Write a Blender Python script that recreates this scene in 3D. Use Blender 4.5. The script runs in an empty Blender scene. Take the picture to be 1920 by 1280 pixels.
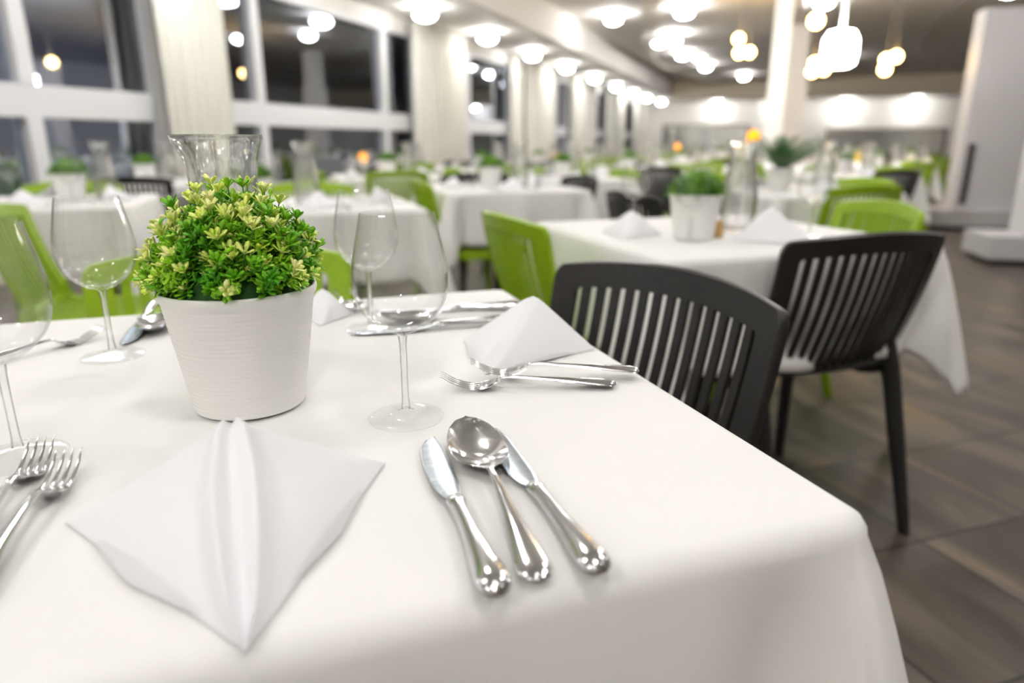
import bpy, bmesh, math, random
from mathutils import Vector, Matrix
C = bpy.context.scene
COL = C.collection
PI = math.pi
# ------------------------------------------------------------------ frames
F, H, HY = 1280.0, 1.0, 269.0            # focal length in px, eye height, horizon row
PITCH = math.atan((640-HY)/F)
TZ = .745                                  # table top height
def at(px, py, z=TZ):                      # photo pixel -> point at height z
    x, y = px-960, 640-py
    d = (x, F*math.cos(PITCH)+y*math.sin(PITCH), -F*math.sin(PITCH)+y*math.cos(PITCH))
    t = (z-H)/d[2]
    return Vector((d[0]*t, d[1]*t, z))
def atd(px, py, dist):                     # photo pixel -> point at horizontal distance
    x, y = px-960, 640-py
    d = Vector((x, F*math.cos(PITCH)+y*math.sin(PITCH), -F*math.sin(PITCH)+y*math.cos(PITCH)))
    t = dist/math.hypot(d.x, d.y)
    return Vector((d.x*t, d.y*t, H+d.z*t))
TA = math.radians(19)                      # tables and floor tiles
WA = math.radians(-20)                     # window wall direction
def TW(x, y, z=0):
    return Vector((x*math.cos(TA)-y*math.sin(TA), x*math.sin(TA)+y*math.cos(TA), z))
def WT(p):
    return (p.x*math.cos(TA)+p.y*math.sin(TA), -p.x*math.sin(TA)+p.y*math.cos(TA))
def WW(s, n, z=0):                         # s along the windows, n to the right of the eye
    return Vector((s*math.sin(-WA)+n*math.cos(WA), s*math.cos(WA)+n*math.sin(WA), z))
# ------------------------------------------------------------------ mesh builder
class MB:
    def __init__(s): s.v=[]; s.f=[]
    def add(s, vs, fs):
        o=len(s.v); s.v += [tuple(p) for p in vs]; s.f += [tuple(i+o for i in f) for f in fs]
    def box(s, a, b, M=None):
        x0,y0,z0=a; x1,y1,z1=b
        vs=[Vector(p) for p in ((x0,y0,z0),(x1,y0,z0),(x1,y1,z0),(x0,y1,z0),(x0,y0,z1),(x1,y0,z1),(x1,y1,z1),(x0,y1,z1))]
        if M: vs=[M@p for p in vs]
        s.add(vs,[(0,3,2,1),(4,5,6,7),(0,1,5,4),(1,2,6,5),(2,3,7,6),(3,0,4,7)])
    def rings(s, rs, closed=True, cap0=False, cap1=False):
        n=len(rs[0]); vs=[p for r in rs for p in r]; fs=[]
        for i in range(len(rs)-1):
            for j in range(n if closed else n-1):
                k=(j+1)%n
                fs.append((i*n+j,i*n+k,(i+1)*n+k,(i+1)*n+j))
        if cap0: fs.append(tuple(reversed(range(n))))
        if cap1: fs.append(tuple((len(rs)-1)*n+j for j in range(n)))
        s.add(vs,fs)
    def lathe(s, prof, seg=48, c=(0,0,0), cap0=False, cap1=False, mod=None):
        rs=[]
        for r,z in prof:
            ring=[]
            for j in range(seg):
                a=2*PI*j/seg; rr=r*(mod(a,z) if mod else 1)
                ring.append((c[0]+rr*math.cos(a),c[1]+rr*math.sin(a),c[2]+z))
            rs.append(ring)
        s.rings(rs,True,cap0,cap1)
    def tube(s, pts, rad, seg=8, caps=True):
        pts=[Vector(p) for p in pts]; rs=[]
        if not isinstance(rad,(list,tuple)): rad=[rad]*len(pts)
        up=Vector((0,0,1))
        for i,p in enumerate(pts):
            t=(pts[min(i+1,len(pts)-1)]-pts[max(i-1,0)]).normalized()
            a=t.cross(up if abs(t.z)<.95 else Vector((1,0,0))).normalized(); b=a.cross(t)
            rs.append([p+a*(rad[i]*math.cos(2*PI*j/seg))+b*(rad[i]*math.sin(2*PI*j/seg)) for j in range(seg)])
        s.rings(rs,True,caps,caps)
    def build(s, name, mat, parent=None, smooth=True, loc=None, rot=0, fix=True, angle=None):
        me=bpy.data.meshes.new(name); me.from_pydata(s.v,[],s.f); me.validate()
        if fix:
            bm=bmesh.new(); bm.from_mesh(me); bmesh.ops.recalc_face_normals(bm,faces=bm.faces); bm.to_mesh(me); bm.free()
        me.materials.append(mat)
        if smooth:
            me.shade_smooth()
            if angle: me.set_sharp_from_angle(angle=math.radians(angle))
        o=bpy.data.objects.new(name,me); COL.objects.link(o)
        if parent: o.parent=parent
        if loc is not None: o.location=loc
        o.rotation_euler=(0,0,rot)
        return o
def thing(name, label, cat, loc=(0,0,0), rot=0, group=None):
    o=bpy.data.objects.new(name,None); COL.objects.link(o); o.empty_display_size=.05
    o.location=loc; o.rotation_euler=(0,0,rot); tag(o,label,cat,group); return o
def tag(o, label, cat, group=None):
    o['label']=label; o['category']=cat
    if group: o['group']=group
    return o
def structure(o): o['kind']='structure'; return o
KIDS={}
def dup(o, loc, rot, label, group=None, z=None):
    def cp(x, par):
        c=x.copy(); COL.objects.link(c)
        if par: c.parent=par
        for k in KIDS.setdefault(x.name,[k for k in bpy.data.objects if k.parent==x]): cp(k,c)
        return c
    c=cp(o,None); c.location=loc; c.rotation_euler=(0,0,rot); c['label']=label
    if group: c['group']=group
    return c
class Proto:                                # first use moves the original, later uses copy it
    def __init__(s, make): s.make=make; s.o=None
    def put(s, loc, rot, label, group=None):
        if s.o is None:
            s.o=s.make(); s.o.location=loc; s.o.rotation_euler=(0,0,rot); s.o['label']=label
            if group: s.o['group']=group
            return s.o
        return dup(s.o,loc,rot,label,group)
# ------------------------------------------------------------------ materials
def mat(name, col, rough=.5, metal=0, **kw):
    m=bpy.data.materials.new(name); m.use_nodes=True; b=m.node_tree.nodes['Principled BSDF']
    b.inputs['Base Color'].default_value=(*col,1); b.inputs['Roughness'].default_value=rough; b.inputs['Metallic'].default_value=metal
    for k,v in kw.items(): b.inputs[k.replace('_',' ')].default_value=v
    return m
def nodes(m): return m.node_tree.nodes, m.node_tree.links, m.node_tree.nodes['Principled BSDF']
def varied(m, c1, c2, scale, detail=4, stretch=(1,1,1), bump=0, dist=.002, rot=0):
    N,L,b=nodes(m)
    tc=N.new('ShaderNodeTexCoord'); mp=N.new('ShaderNodeMapping'); nz=N.new('ShaderNodeTexNoise'); cr=N.new('ShaderNodeValToRGB')
    mp.inputs['Scale'].default_value=stretch; mp.inputs['Rotation'].default_value=(0,0,rot)
    nz.inputs['Scale'].default_value=scale; nz.inputs['Detail'].default_value=detail
    cr.color_ramp.elements[0].position=.35; cr.color_ramp.elements[1].position=.65
    cr.color_ramp.elements[0].color=(*c1,1); cr.color_ramp.elements[1].color=(*c2,1)
    L.new(tc.outputs['Object'],mp.inputs['Vector']); L.new(mp.outputs['Vector'],nz.inputs['Vector']); L.new(nz.outputs['Fac'],cr.inputs['Fac'])
    L.new(cr.outputs['Color'],b.inputs['Base Color'])
    if bump:
        bp=N.new('ShaderNodeBump'); bp.inputs['Strength'].default_value=bump; bp.inputs['Distance'].default_value=dist
        L.new(nz.outputs['Fac'],bp.inputs['Height']); L.new(bp.outputs['Normal'],b.inputs['Normal'])
    return m
def emitter(name, col, s):
    m=bpy.data.materials.new(name); m.use_nodes=True; N=m.node_tree.nodes; N.clear()
    e=N.new('ShaderNodeEmission'); o=N.new('ShaderNodeOutputMaterial'); e.inputs['Color'].default_value=(*col,1); e.inputs['Strength'].default_value=s
    m.node_tree.links.new(e.outputs[0],o.inputs[0]); return m
M_cloth=mat('damask cloth',(.84,.82,.78),.75)
def damask(m):
    N,L,b=nodes(m)
    tc=N.new('ShaderNodeTexCoord'); nz=N.new('ShaderNodeTexNoise'); nz.inputs['Scale'].default_value=22; nz.inputs['Detail'].default_value=1.5; nz.inputs['Distortion'].default_value=3.2
    vo=N.new('ShaderNodeTexVoronoi'); vo.inputs['Scale'].default_value=11; mx=N.new('ShaderNodeMath'); mx.operation='PINGPONG'; mx.inputs[1].default_value=1.7; ad=N.new('ShaderNodeMath'); ad.operation='MULTIPLY_ADD'; ad.inputs[1].default_value=.5; cr=N.new('ShaderNodeValToRGB')
    cr.color_ramp.elements[0].position=.05; cr.color_ramp.elements[1].position=.075
    cr.color_ramp.elements[0].color=(.81,.80,.775,1); cr.color_ramp.elements[1].color=(.865,.857,.84,1)
    L.new(tc.outputs['Object'],nz.inputs['Vector']); L.new(tc.outputs['Object'],vo.inputs['Vector'])
    L.new(vo.outputs['Distance'],ad.inputs[0]); L.new(nz.outputs['Fac'],ad.inputs[2]); L.new(ad.outputs[0],mx.inputs[0]); L.new(mx.outputs[0],cr.inputs['Fac']); L.new(cr.outputs['Color'],b.inputs['Base Color'])
    bp=N.new('ShaderNodeBump'); bp.inputs['Strength'].default_value=.5; bp.inputs['Distance'].default_value=.002
    L.new(cr.outputs['Color'],bp.inputs['Height']); L.new(bp.outputs['Normal'],b.inputs['Normal'])
damask(M_cloth)
M_napkin=mat('napkin linen',(.87,.875,.905),.8)
def thin_glass(name, solid, edge=(.60,.68,.65), refl=.9, e0=.86, base=.03):
    # part clear sheet (transparent + Fresnel reflection), part solid refracting glass
    m=bpy.data.materials.new(name); m.use_nodes=True; N=m.node_tree.nodes; L=m.node_tree.links; N.clear()
    o=N.new('ShaderNodeOutputMaterial'); mx=N.new('ShaderNodeMixShader'); m2=N.new('ShaderNodeMixShader'); tr=N.new('ShaderNodeBsdfTransparent'); gl=N.new('ShaderNodeBsdfGlossy'); gs=N.new('ShaderNodeBsdfGlass')
    gl.inputs['Roughness'].default_value=.01; gs.inputs['IOR'].default_value=1.45; gs.inputs['Roughness'].default_value=0
    lw=N.new('ShaderNodeLayerWeight'); lw.inputs['Blend'].default_value=.5; cr=N.new('ShaderNodeValToRGB'); cr.color_ramp.elements[0].position=e0; cr.color_ramp.elements[0].color=(1,1,1,1); cr.color_ramp.elements[1].color=(*edge,1)
    pw=N.new('ShaderNodeMath'); pw.operation='POWER'; pw.inputs[1].default_value=5; ml=N.new('ShaderNodeMath'); ml.operation='MULTIPLY_ADD'; ml.inputs[1].default_value=refl; ml.inputs[2].default_value=base
    L.new(lw.outputs['Facing'],cr.inputs['Fac']); L.new(cr.outputs['Color'],tr.inputs['Color']); L.new(lw.outputs['Facing'],pw.inputs[0]); L.new(pw.outputs[0],ml.inputs[0])
    L.new(ml.outputs[0],mx.inputs['Fac']); L.new(tr.outputs[0],mx.inputs[1]); L.new(gl.outputs[0],mx.inputs[2])
    m2.inputs['Fac'].default_value=solid; L.new(mx.outputs[0],m2.inputs[1]); L.new(gs.outputs[0],m2.inputs[2]); L.new(m2.outputs[0],o.inputs[0]); return m
M_glass=thin_glass('clear thin glass',.03,(.50,.58,.55),.9,.88,.022)
M_stemg=thin_glass('solid stem glass',.55)
M_foot=thin_glass('clear foot glass',.02,(.45,.60,.57),.35,.92,.018)
M_jug=thin_glass('fluted carafe glass',.72,(.62,.72,.72),.9,.7)
M_steel=varied(mat('polished steel',(.72,.72,.73),.09,1),(.66,.66,.68),(.78,.78,.79),40)
M_blade=varied(mat('brushed blade steel',(.50,.54,.58),.26,1),(.44,.49,.54),(.56,.61,.66),60,stretch=(1,6,1),bump=.04)
M_pot=mat('ribbed white pot',(.88,.87,.85),.45)
M_core_shade=mat('shaded inner foliage',(.02,.09,.012),.8)  # dark green paints the shade inside the plant
M_soil=mat('soil',(.03,.02,.012),.95)
M_leaf=varied(mat('green leaf',(.1,.4,.02),.4,0),(.07,.38,.005),(.40,.76,.02),25)
M_bud=varied(mat('cream young leaf',(.8,.85,.3),.45),(.70,.88,.05),(.97,.97,.46),45)
M_stem=mat('plant stem',(.09,.33,.03),.5)
M_turf=varied(mat('fine green leaf',(.1,.3,.03),.5),(.06,.22,.015),(.24,.48,.04),30)
M_fern=varied(mat('dark fern leaf',(.04,.18,.03),.5),(.02,.13,.025),(.10,.28,.04),12)
M_black=varied(mat('charcoal resin',(.035,.032,.03),.38),(.014,.0128,.012),(.018,.0165,.0155),60)
M_green=varied(mat('lime resin',(.30,.48,.01),.4),(.25,.42,.004),(.30,.47,.006),50)
M_iron=mat('black cast iron',(.02,.02,.02),.5)
M_top=mat('table laminate',(.3,.24,.18),.5)
M_wall=varied(mat('white plaster',(.8,.78,.74),.8),(.78,.76,.72),(.81,.79,.75),3)
M_ceil=varied(mat('ceiling paint',(.5,.48,.45),.8),(.79,.77,.74),(.82,.80,.77),1.2)
M_white=mat('white ceiling paint',(.8,.78,.74),.7)
M_frame=mat('white window frame',(.78,.79,.82),.4)
M_curtain=mat('cream curtain',(.80,.79,.73),.85)
M_band=mat('warm bulkhead paint',(.86,.76,.60),.7)
M_part=mat('grey white panel',(.62,.61,.63),.45)
M_dark=mat('dark recess',(.04,.035,.035),.6)
M_mirror=mat('mirror glass',(.85,.87,.86),.02,1)
M_mframe=mat('bronze mirror frame',(.22,.19,.15),.4,.6)
M_lamp=emitter('opal lamp',(1,.98,.955),22)
M_lamp_row=emitter('opal lamp row',(1,.98,.955),13)
M_lamp_far=emitter('opal lamp far',(1,.98,.955),30)
M_bulb=emitter('warm bulb',(1,.60,.20),9)
M_amber=emitter('amber candle glow',(1,.36,.015),.75)
M_pend=emitter('bright pendant glow',(1,.97,.94),14)
M_cord=mat('grey cord',(.35,.35,.36),.5)
M_amberjar=mat('golden seasoning',(.62,.38,.10),.5)
M_yellow=mat('yellow plastic',(.9,.6,.01),.4)
# window glass: clear, reflective
M_pane=bpy.data.materials.new('window glass'); M_pane.use_nodes=True
N=M_pane.node_tree.nodes; L=M_pane.node_tree.links; N.clear()
o_=N.new('ShaderNodeOutputMaterial'); mx=N.new('ShaderNodeMixShader'); tr=N.new('ShaderNodeBsdfTransparent'); gl=N.new('ShaderNodeBsdfGlossy'); fr=N.new('ShaderNodeFresnel'); ad=N.new('ShaderNodeMath')
gl.inputs['Roughness'].default_value=.02; gl.inputs['Color'].default_value=(.82,.88,1,1); fr.inputs['IOR'].default_value=1.5; ad.operation='MULTIPLY_ADD'; ad.inputs[1].default_value=1.0; ad.inputs[2].default_value=.26
tr.inputs['Color'].default_value=(.8,.85,.9,1)
L.new(fr.outputs[0],ad.inputs[0]); L.new(ad.outputs[0],mx.inputs['Fac']); L.new(tr.outputs[0],mx.inputs[1]); L.new(gl.outputs[0],mx.inputs[2]); L.new(mx.outputs[0],o_.inputs[0])
# floor tiles
M_floor=mat('stone look floor tiles',(.2,.17,.14),.3)
def tiles(m):
    N,L,b=nodes(m)
    tc=N.new('ShaderNodeTexCoord'); mp=N.new('ShaderNodeMapping'); mp.inputs['Rotation'].default_value=(0,0,-TA)
    L.new(tc.outputs['Object'],mp.inputs['Vector'])
    sp=N.new('ShaderNodeSeparateXYZ'); L.new(mp.outputs['Vector'],sp.inputs[0])
    def ma(op,a,bv=None,clamp=False):
        n=N.new('ShaderNodeMath'); n.operation=op; n.use_clamp=clamp
        if isinstance(a,(int,float)): n.inputs[0].default_value=a
        else: L.new(a,n.inputs[0])
        if bv is not None:
            if isinstance(bv,(int,float)): n.inputs[1].default_value=bv
            else: L.new(bv,n.inputs[1])
        return n.outputs[0]
    SX,SY=.40,.425
    ux=ma('DIVIDE',ma('SUBTRACT',sp.outputs['X'],1.125+1e-4+20*SX-20*SX),SX); uy=ma('DIVIDE',ma('SUBTRACT',sp.outputs['Y'],.713),SY)
    def line(u,size):
        d=ma('ABSOLUTE',ma('SUBTRACT',ma('FRACT',ma('ADD',u,100.5)),.5)); return ma('LESS_THAN',d,.0045/size)
    g=ma('MAXIMUM',line(ux,SX),line(uy,SY))
    cx=ma('FLOOR',ux); cy=ma('FLOOR',uy)
    cb=N.new('ShaderNodeCombineXYZ'); L.new(cx,cb.inputs[0]); L.new(cy,cb.inputs[1])
    wn=N.new('ShaderNodeTexWhiteNoise'); wn.noise_dimensions='3D'; L.new(cb.outputs[0],wn.inputs['Vector'])
    m2=N.new('ShaderNodeMapping'); m2.inputs['Scale'].default_value=(5.5,1.3,1); L.new(mp.outputs['Vector'],m2.inputs['Vector'])
    ad=N.new('ShaderNodeVectorMath'); ad.operation='MULTIPLY_ADD'; ad.inputs[1].default_value=(9,9,9)
    L.new(wn.outputs['Color'],ad.inputs[0]); L.new(m2.outputs['Vector'],ad.inputs[2])
    nz=N.new('ShaderNodeTexNoise'); nz.inputs['Scale'].default_value=1; nz.inputs['Detail'].default_value=5; nz.inputs['Distortion'].default_value=.8; L.new(ad.outputs[0],nz.inputs['Vector'])
    cr=N.new('ShaderNodeValToRGB'); e=cr.color_ramp.elements
    e[0].position=.3; e[0].color=(.050,.039,.030,1); e[1].position=.72; e[1].color=(.26,.165,.075,1)
    q=e.new(.5); q.color=(.100,.080,.062,1); q=e.new(.6); q.color=(.150,.124,.098,1)
    L.new(nz.outputs['Fac'],cr.inputs['Fac'])
    mixc=N.new('ShaderNodeMix'); mixc.data_type='RGBA'; L.new(g,mixc.inputs['Factor']); L.new(cr.outputs['Color'],mixc.inputs[6]); mixc.inputs[7].default_value=(.018,.015,.012,1)
    L.new(mixc.outputs[2],b.inputs['Base Color'])
    rr=N.new('ShaderNodeMapRange'); rr.inputs['To Min'].default_value=.28; rr.inputs['To Max'].default_value=.42; L.new(nz.outputs['Fac'],rr.inputs['Value']); L.new(rr.outputs[0],b.inputs['Roughness'])
tiles(M_floor)
# ------------------------------------------------------------------ camera, world, view
cam=bpy.data.cameras.new('camera'); co=bpy.data.objects.new('camera',cam); COL.objects.link(co); C.camera=co
co.location=(0,0,H); co.rotation_euler=(PI/2-PITCH,0,0)
cam.sensor_width=36; cam.lens=24; cam.clip_start=.02; cam.clip_end=200
cam.dof.use_dof=True; cam.dof.focus_distance=.655; cam.dof.aperture_fstop=2.6; cam.dof.aperture_blades=0
w=bpy.data.worlds.new('night'); C.world=w; w.use_nodes=True
w.node_tree.nodes['Background'].inputs[0].default_value=(.085,.105,.18,1); w.node_tree.nodes['Background'].inputs[1].default_value=.12
C.view_settings.view_transform='Standard'; C.view_settings.look='None'; C.view_settings.gamma=1; C.view_settings.exposure=1.87
cy=C.cycles; cy.use_denoising=True
try: cy.denoiser='OPENIMAGEDENOISE'
except Exception: pass
cy.max_bounces=9; cy.diffuse_bounces=4; cy.glossy_bounces=4; cy.transmission_bounces=8; cy.transparent_max_bounces=12
cy.use_adaptive_sampling=True; cy.adaptive_threshold=.025; cy.adaptive_min_samples=16
cy.caustics_reflective=False; cy.caustics_refractive=True; cy.sample_clamp_indirect=6; cy.blur_glossy=.3
# ------------------------------------------------------------------ room shell (window frame: s along wall, n across)
ND=-5.2; NR=9.0; S0=-4.0; S1=32.0; ZC=3.3; ZL=2.75; ZF=2.7; SB=28.5; KW=5.2/4.9
def wbox(mb,s0,s1,n0,n1,z0,z1):
    mb.box((n0,s0,z0),(n1,s1,z1))
def wbuild(mb,name,m,parent=None,smooth=False): 
    return mb.build(name,m,parent,smooth=smooth,rot=0 if parent else WA)
mb=MB(); mb.box((-9,-9,-.1),(22,34,0)); structure(mb.build('floor',M_floor,smooth=False))
mb=MB(); wbox(mb,S0,SB,-3.75,NR,ZC,ZC+.15); structure(wbuild(mb,'ceiling',M_ceil))
mb=MB(); wbox(mb,S0,S1,ND-.2,-3.75,ZL,ZC+.15); structure(wbuild(mb,'ceiling_soffit',M_white))
mb=MB(); wbox(mb,SB,S1,-3.75,NR,ZF,ZC+.15); structure(wbuild(mb,'ceiling_far',M_white))
mb=MB(); wbox(mb,SB-.04,SB,-3.74,NR,ZF-.02,ZC-.001); structure(wbuild(mb,'trim_1',M_band))
mb=MB(); wbox(mb,S1,S1+.2,ND-.2,NR,0,3.4); structure(wbuild(mb,'wall_end',M_wall))
mb=MB(); wbox(mb,S0-.2,S0,ND-.2,NR,0,3.4); structure(wbuild(mb,'wall_back',M_wall))
mb=MB(); wbox(mb,S0,S1,NR,NR+.2,0,3.4); structure(wbuild(mb,'wall_right',M_wall))
# window wall: sill, head and piers, with five openings
bays=[(a*KW,b*KW) for a,b in [(-1.6,4.75),(5.25,9.45),(10.6,14.3),(15.6,18.6),(19.6,23.2),(24.2,27.2)]]
SILL,HEAD=.5,2.57
mb=MB(); wbox(mb,S0,S1,ND-.2,ND,0,SILL); wbox(mb,S0,S1,ND-.2,ND,HEAD,ZL)
e=[S0]+[x for b in bays for x in b]+[S1]
for a,b in zip(e[::2],e[1::2]): wbox(mb,a,b,ND-.2,ND,SILL,HEAD)
structure(wbuild(mb,'wall_left',M_wall))
mull=[[x*KW for x in r_] for r_ in [[.2,2.0,3.62],[6.05,8.55],[11.35,13.4],[16.6,17.6],[20.8,22.0],[25.2]]]
for i,(a,b) in enumerate(bays):
    wn=bpy.data.objects.new('window_%d'%(i+1),None); COL.objects.link(wn); structure(wn); wn.rotation_euler=(0,0,WA)
    mb=MB()
    for s0,s1,z0,z1 in [(a,b,SILL,SILL+.07),(a,b,HEAD-.05,HEAD),(a,a+.06,SILL+.07,HEAD-.05),(b-.06,b,SILL+.07,HEAD-.05),(a+.06,b-.06,1.19,1.425)]:
        wbox(mb,s0,s1,ND-.16,ND-.02,z0,z1)
    for m_ in mull[i]:
        wbox(mb,m_-.06,m_+.06,ND-.15,ND-.01,SILL+.07,1.19); wbox(mb,m_-.06,m_+.06,ND-.15,ND-.01,1.425,HEAD-.05)
    mb.build('window_frame',M_frame,wn,smooth=False)
    cuts=[a+.06]+mull[i]+[b-.06]
    for c0,c1 in zip(cuts,cuts[1:]):
        for z0,z1 in ((SILL+.07,1.19),(1.425,HEAD-.05)):
            mb=MB(); wbox(mb,c0,c1,ND-.095,ND-.09,z0,z1); mb.build('pane',M_pane,wn,smooth=False)
# curtains
def curtain(s0,s1,label,amp=.05):
    s0*=KW; s1*=KW
    mb=MB(); n=int((s1-s0)/.012); wl=.13
    rows=[]
    for z in (.03,.9,1.8,2.3,ZL-.02):
        row=[]
        for i in range(n+1):
            s=s0+(s1-s0)*i/n; ph=2*PI*s/wl+.6*math.sin(s*3+z*.4)
            row.append((ND+.13+amp*math.sin(ph)+.012*math.sin(ph*.37+z), s, z))
        rows.append(row)
    back=[[(x-.006,s,z) for x,s,z in r] for r in rows]
    mb.rings([a+b[::-1] for a,b in zip(rows,back)],True,True,True)
    o=mb.build('curtain',M_curtain); o.rotation_euler=(0,0,WA); tag(o,label,'curtain','curtains along the window wall')
curtain(4.66,5.42,'cream floor length curtain between the first two windows, leftmost')
curtain(9.15,10.85,'cream gathered curtain right of the second window')
curtain(13.2,13.65,'narrow blue-white curtain edge inside the third window')
curtain(13.95,15.9,'cream curtain beyond the third window')
curtain(17.6,19.9,'cream curtain between two narrow far windows')
curtain(21.6,24.3,'cream curtain nearest the end wall but one')
curtain(26.3,27.9,'cream curtain beside the end wall corner')
# wavy dropped ceiling panel
edge=[(1262,-60),(1240,0),(1234,50),(1222,80),(1226,105),(1245,122),(1290,135),(1330,146),(1390,155)]
P=[at(x,y,3.2) for x,y in edge]
def smooth_poly(P,n=6):
    out=[]
    for i in range(len(P)-1):
        p0,p1,p2,p3=P[max(i-1,0)],P[i],P[i+1],P[min(i+2,len(P)-1)]
        for k in range(n):
            t=k/n; out.append(.5*((2*p1)+(p2-p0)*t+(2*p0-5*p1+4*p2-p3)*t*t+(3*p1-p0-3*p2+p3)*t**3))
    return out+[P[-1]]
P=smooth_poly(P)
q=[at(1560,146,3.2),at(1520,60,3.2),at(1500,-60,3.2)]
ring=[(p.x,p.y) for p in P+q]
mb=MB(); mb.rings([[(x,y,3.2) for x,y in ring],[(x,y,3.299) for x,y in ring]],True,True,True); o=structure(mb.build('trim_2',M_ceil,smooth=False))
mb=MB(); nrm=[]
for z0,z1 in ((3.19,3.298),):
    a=[(p.x,p.y,z0) for p in P]; 
    ins=[]
    for i,p in enumerate(P):
        t=(P[min(i+1,len(P)-1)]-P[max(i-1,0)]); t.z=0; t.normalize(); ins.append(Vector((p.x-t.y*.30,p.y+t.x*.30,0)))
    out=[(p.x+(p.x-i_.x)*.02,p.y+(p.y-i_.y)*.02) for p,i_ in zip(P,ins)]
    rs=[]
    for (ox,oy),i_ in zip(out,ins): rs.append([(ox,oy,3.15),(i_.x,i_.y,3.15),(i_.x,i_.y,3.199),(ox,oy,3.199)])
    mb.rings(rs,True,True,True)
structure(mb.build('trim_3',M_white,smooth=False))
# ------------------------------------------------------------------ ceiling lamps
def mk_lamp(M_lamp=M_lamp):
    t=thing('ceiling_lamp','x','ceiling light')
    mb=MB(); mb.lathe([(.10,0),(.105,-.012),(.10,-.03)],24,cap0=True,cap1=True); mb.build('base_plate',M_white,t)
    mb=MB(); pr=[(.075,-.03)]+[(.145*math.sin(a),-.105+.078*math.cos(a)) for a in [PI*k/9 for k in range(2,9)]]+[(.01,-.183)]
    mb.lathe(pr,20,cap0=True,cap1=True); mb.build('globe',M_lamp,t); return t
LAMP=Proto(mk_lamp); LAMPW=Proto(lambda:mk_lamp(M_lamp_row)); LAMPF=Proto(lambda:mk_lamp(M_lamp_far))
def word(i): return ['first','second','third','fourth','fifth','sixth','seventh','eighth','ninth','tenth','eleventh','twelfth'][i]
row=[(797,25),(914,70),(998,103),(1062,127),(1115,147),(1155,163),(1185,175),(1212,184),(1240,191)]
for i,(x,y) in enumerate(row):
    p=at(x,y,ZL-.09)
    s,n=p.x*math.sin(-WA)+p.y*math.cos(WA),p.x*math.cos(WA)+p.y*math.sin(WA)
    LAMPW.put(WW(min(s,31),max(min(n,-4.1),-4.6),ZL),0,'round white ceiling lamp along the windows, %s in the row from the left'%word(i),'lamps along the window soffit')
s,n=7.6,-4.4
for k,s in enumerate((7.2,4.9,2.6,.3,-2.0)):
    LAMPW.put(WW(s,-4.35,ZL),0,'round white ceiling lamp over the near windows, %s back from the visible row'%word(k),'lamps along the window soffit')
LAMP.put(at(1150,35,ZC-.09)+Vector((0,0,.09)),0,'large round ceiling lamp left of the wavy ceiling edge')
for i,(x,y) in enumerate([(1283,22),(1263,70),(1280,103),(1323,125),(1395,143)]):
    LAMP.put(at(x,y,3.11)+Vector((0,0,.09 if i!=1 else .04)) ,0,'round lamp on the wavy ceiling panel, %s from the near end'%word(i),'lamps on the wavy ceiling panel')
for i,(x,y) in enumerate([(1345,194),(1464,193),(1587,190),(1720,187)]):
    p=at(x,y,ZF-.1)
    LAMPF.put(p+Vector((0,0,.1)),0,'round lamp on the low far ceiling, %s from the left'%word(i),'lamps on the low far ceiling')
LAMP.put(at(1545,4,ZC-.09)+Vector((0,0,.09)),0,'round white ceiling lamp at the top edge above the pendants')
LAMP.put(at(1893,-18,ZC-.09)+Vector((0,0,.09)),0,'round white ceiling lamp at the top right corner')
k=0
for s,n in [(8.5,-1.6),(5.2,-2.4),(5.2,.6),(2.6,-2.0),(2.6,1.0),(.3,-2.2),(.2,.2),(.3,2.4),(-2.0,-1.2),(-2.2,1.2),(5.5,3.4),(9.5,4.2),(17,-2.6),(20,-2.0),(22,1.5)]:  # last three are added fill lamps, to brighten the far end
    nm=['over the left aisle','over the left tables','over the middle tables','over the near left table','over the aisle','behind the left table','above the laid table','over the right aisle','behind the guests, left','behind the guests, right','over the far aisle','over the partition','added as fill over the distant left tables','added as fill before the bulkhead left','added as fill before the bulkhead right'][k]
    (LAMPF if s<0 else LAMPW if s<1 else LAMP).put(WW(s,n,ZC),0,'round white ceiling lamp '+nm); k+=1
# pendant, bulb clusters
p=atd(1575,92,8.2)
t=thing('pendant_lamp','bright white cylinder pendant hanging on a thin rod from the ceiling','pendant lamp',(p.x,p.y,p.z-.17))
mb=MB(); mb.lathe([(.10,0),(.15,.03),(.165,.12),(.16,.26),(.12,.33),(.02,.35)],28,cap0=True,cap1=True); mb.build('lamp_shade',M_pend,t)
mb=MB(); mb.tube([(0,0,.35),(0,0,ZC-p.z+.17)],.018,10); mb.build('rod',M_frame,t)
def cluster(pts,dist,label):
    ps=[atd(x,y,dist+.15*(i%2)) for i,(x,y) in enumerate(pts)]
    c=sum(ps,Vector())/len(ps); t=thing('bulb_cluster',label,'pendant lamp',(c.x,c.y,c.z),0,'warm bulb clusters')
    mb=MB(); mb.lathe([(.06,0),(.06,-.02)],16,c=(0,0,ZC-c.z),cap0=True,cap1=True); mb.build('canopy',M_cord,t)
    for q in ps:
        d=q-c
        mb=MB(); mb.tube([(d.x*.3,d.y*.3,ZC-c.z-.02),(d.x,d.y,d.z+.07)],.004,6); mb.build('cord',M_cord,t)
        mb=MB(); r=.075; mb.lathe([(max(.004,r*math.sin(PI*k/10)),d.z-r*math.cos(PI*k/10)) for k in range(11)],16,c=(d.x,d.y,0),cap0=True,cap1=True); mb.build('bulb',M_bulb,t)
cluster([(1385,73),(1386,99),(1405,98)],12,'cluster of three warm yellow bulbs left of the white column')
cluster([(1530,39)],8.5,'single warm yellow bulb above the bright pendant')
cluster([(1528,118),(1523,134),(1545,130)],11.5,'warm yellow bulb cluster just left below the bright pendant')
cluster([(1662,112),(1680,106),(1659,130)],11.5,'warm yellow bulb cluster right of the bright pendant')
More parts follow.
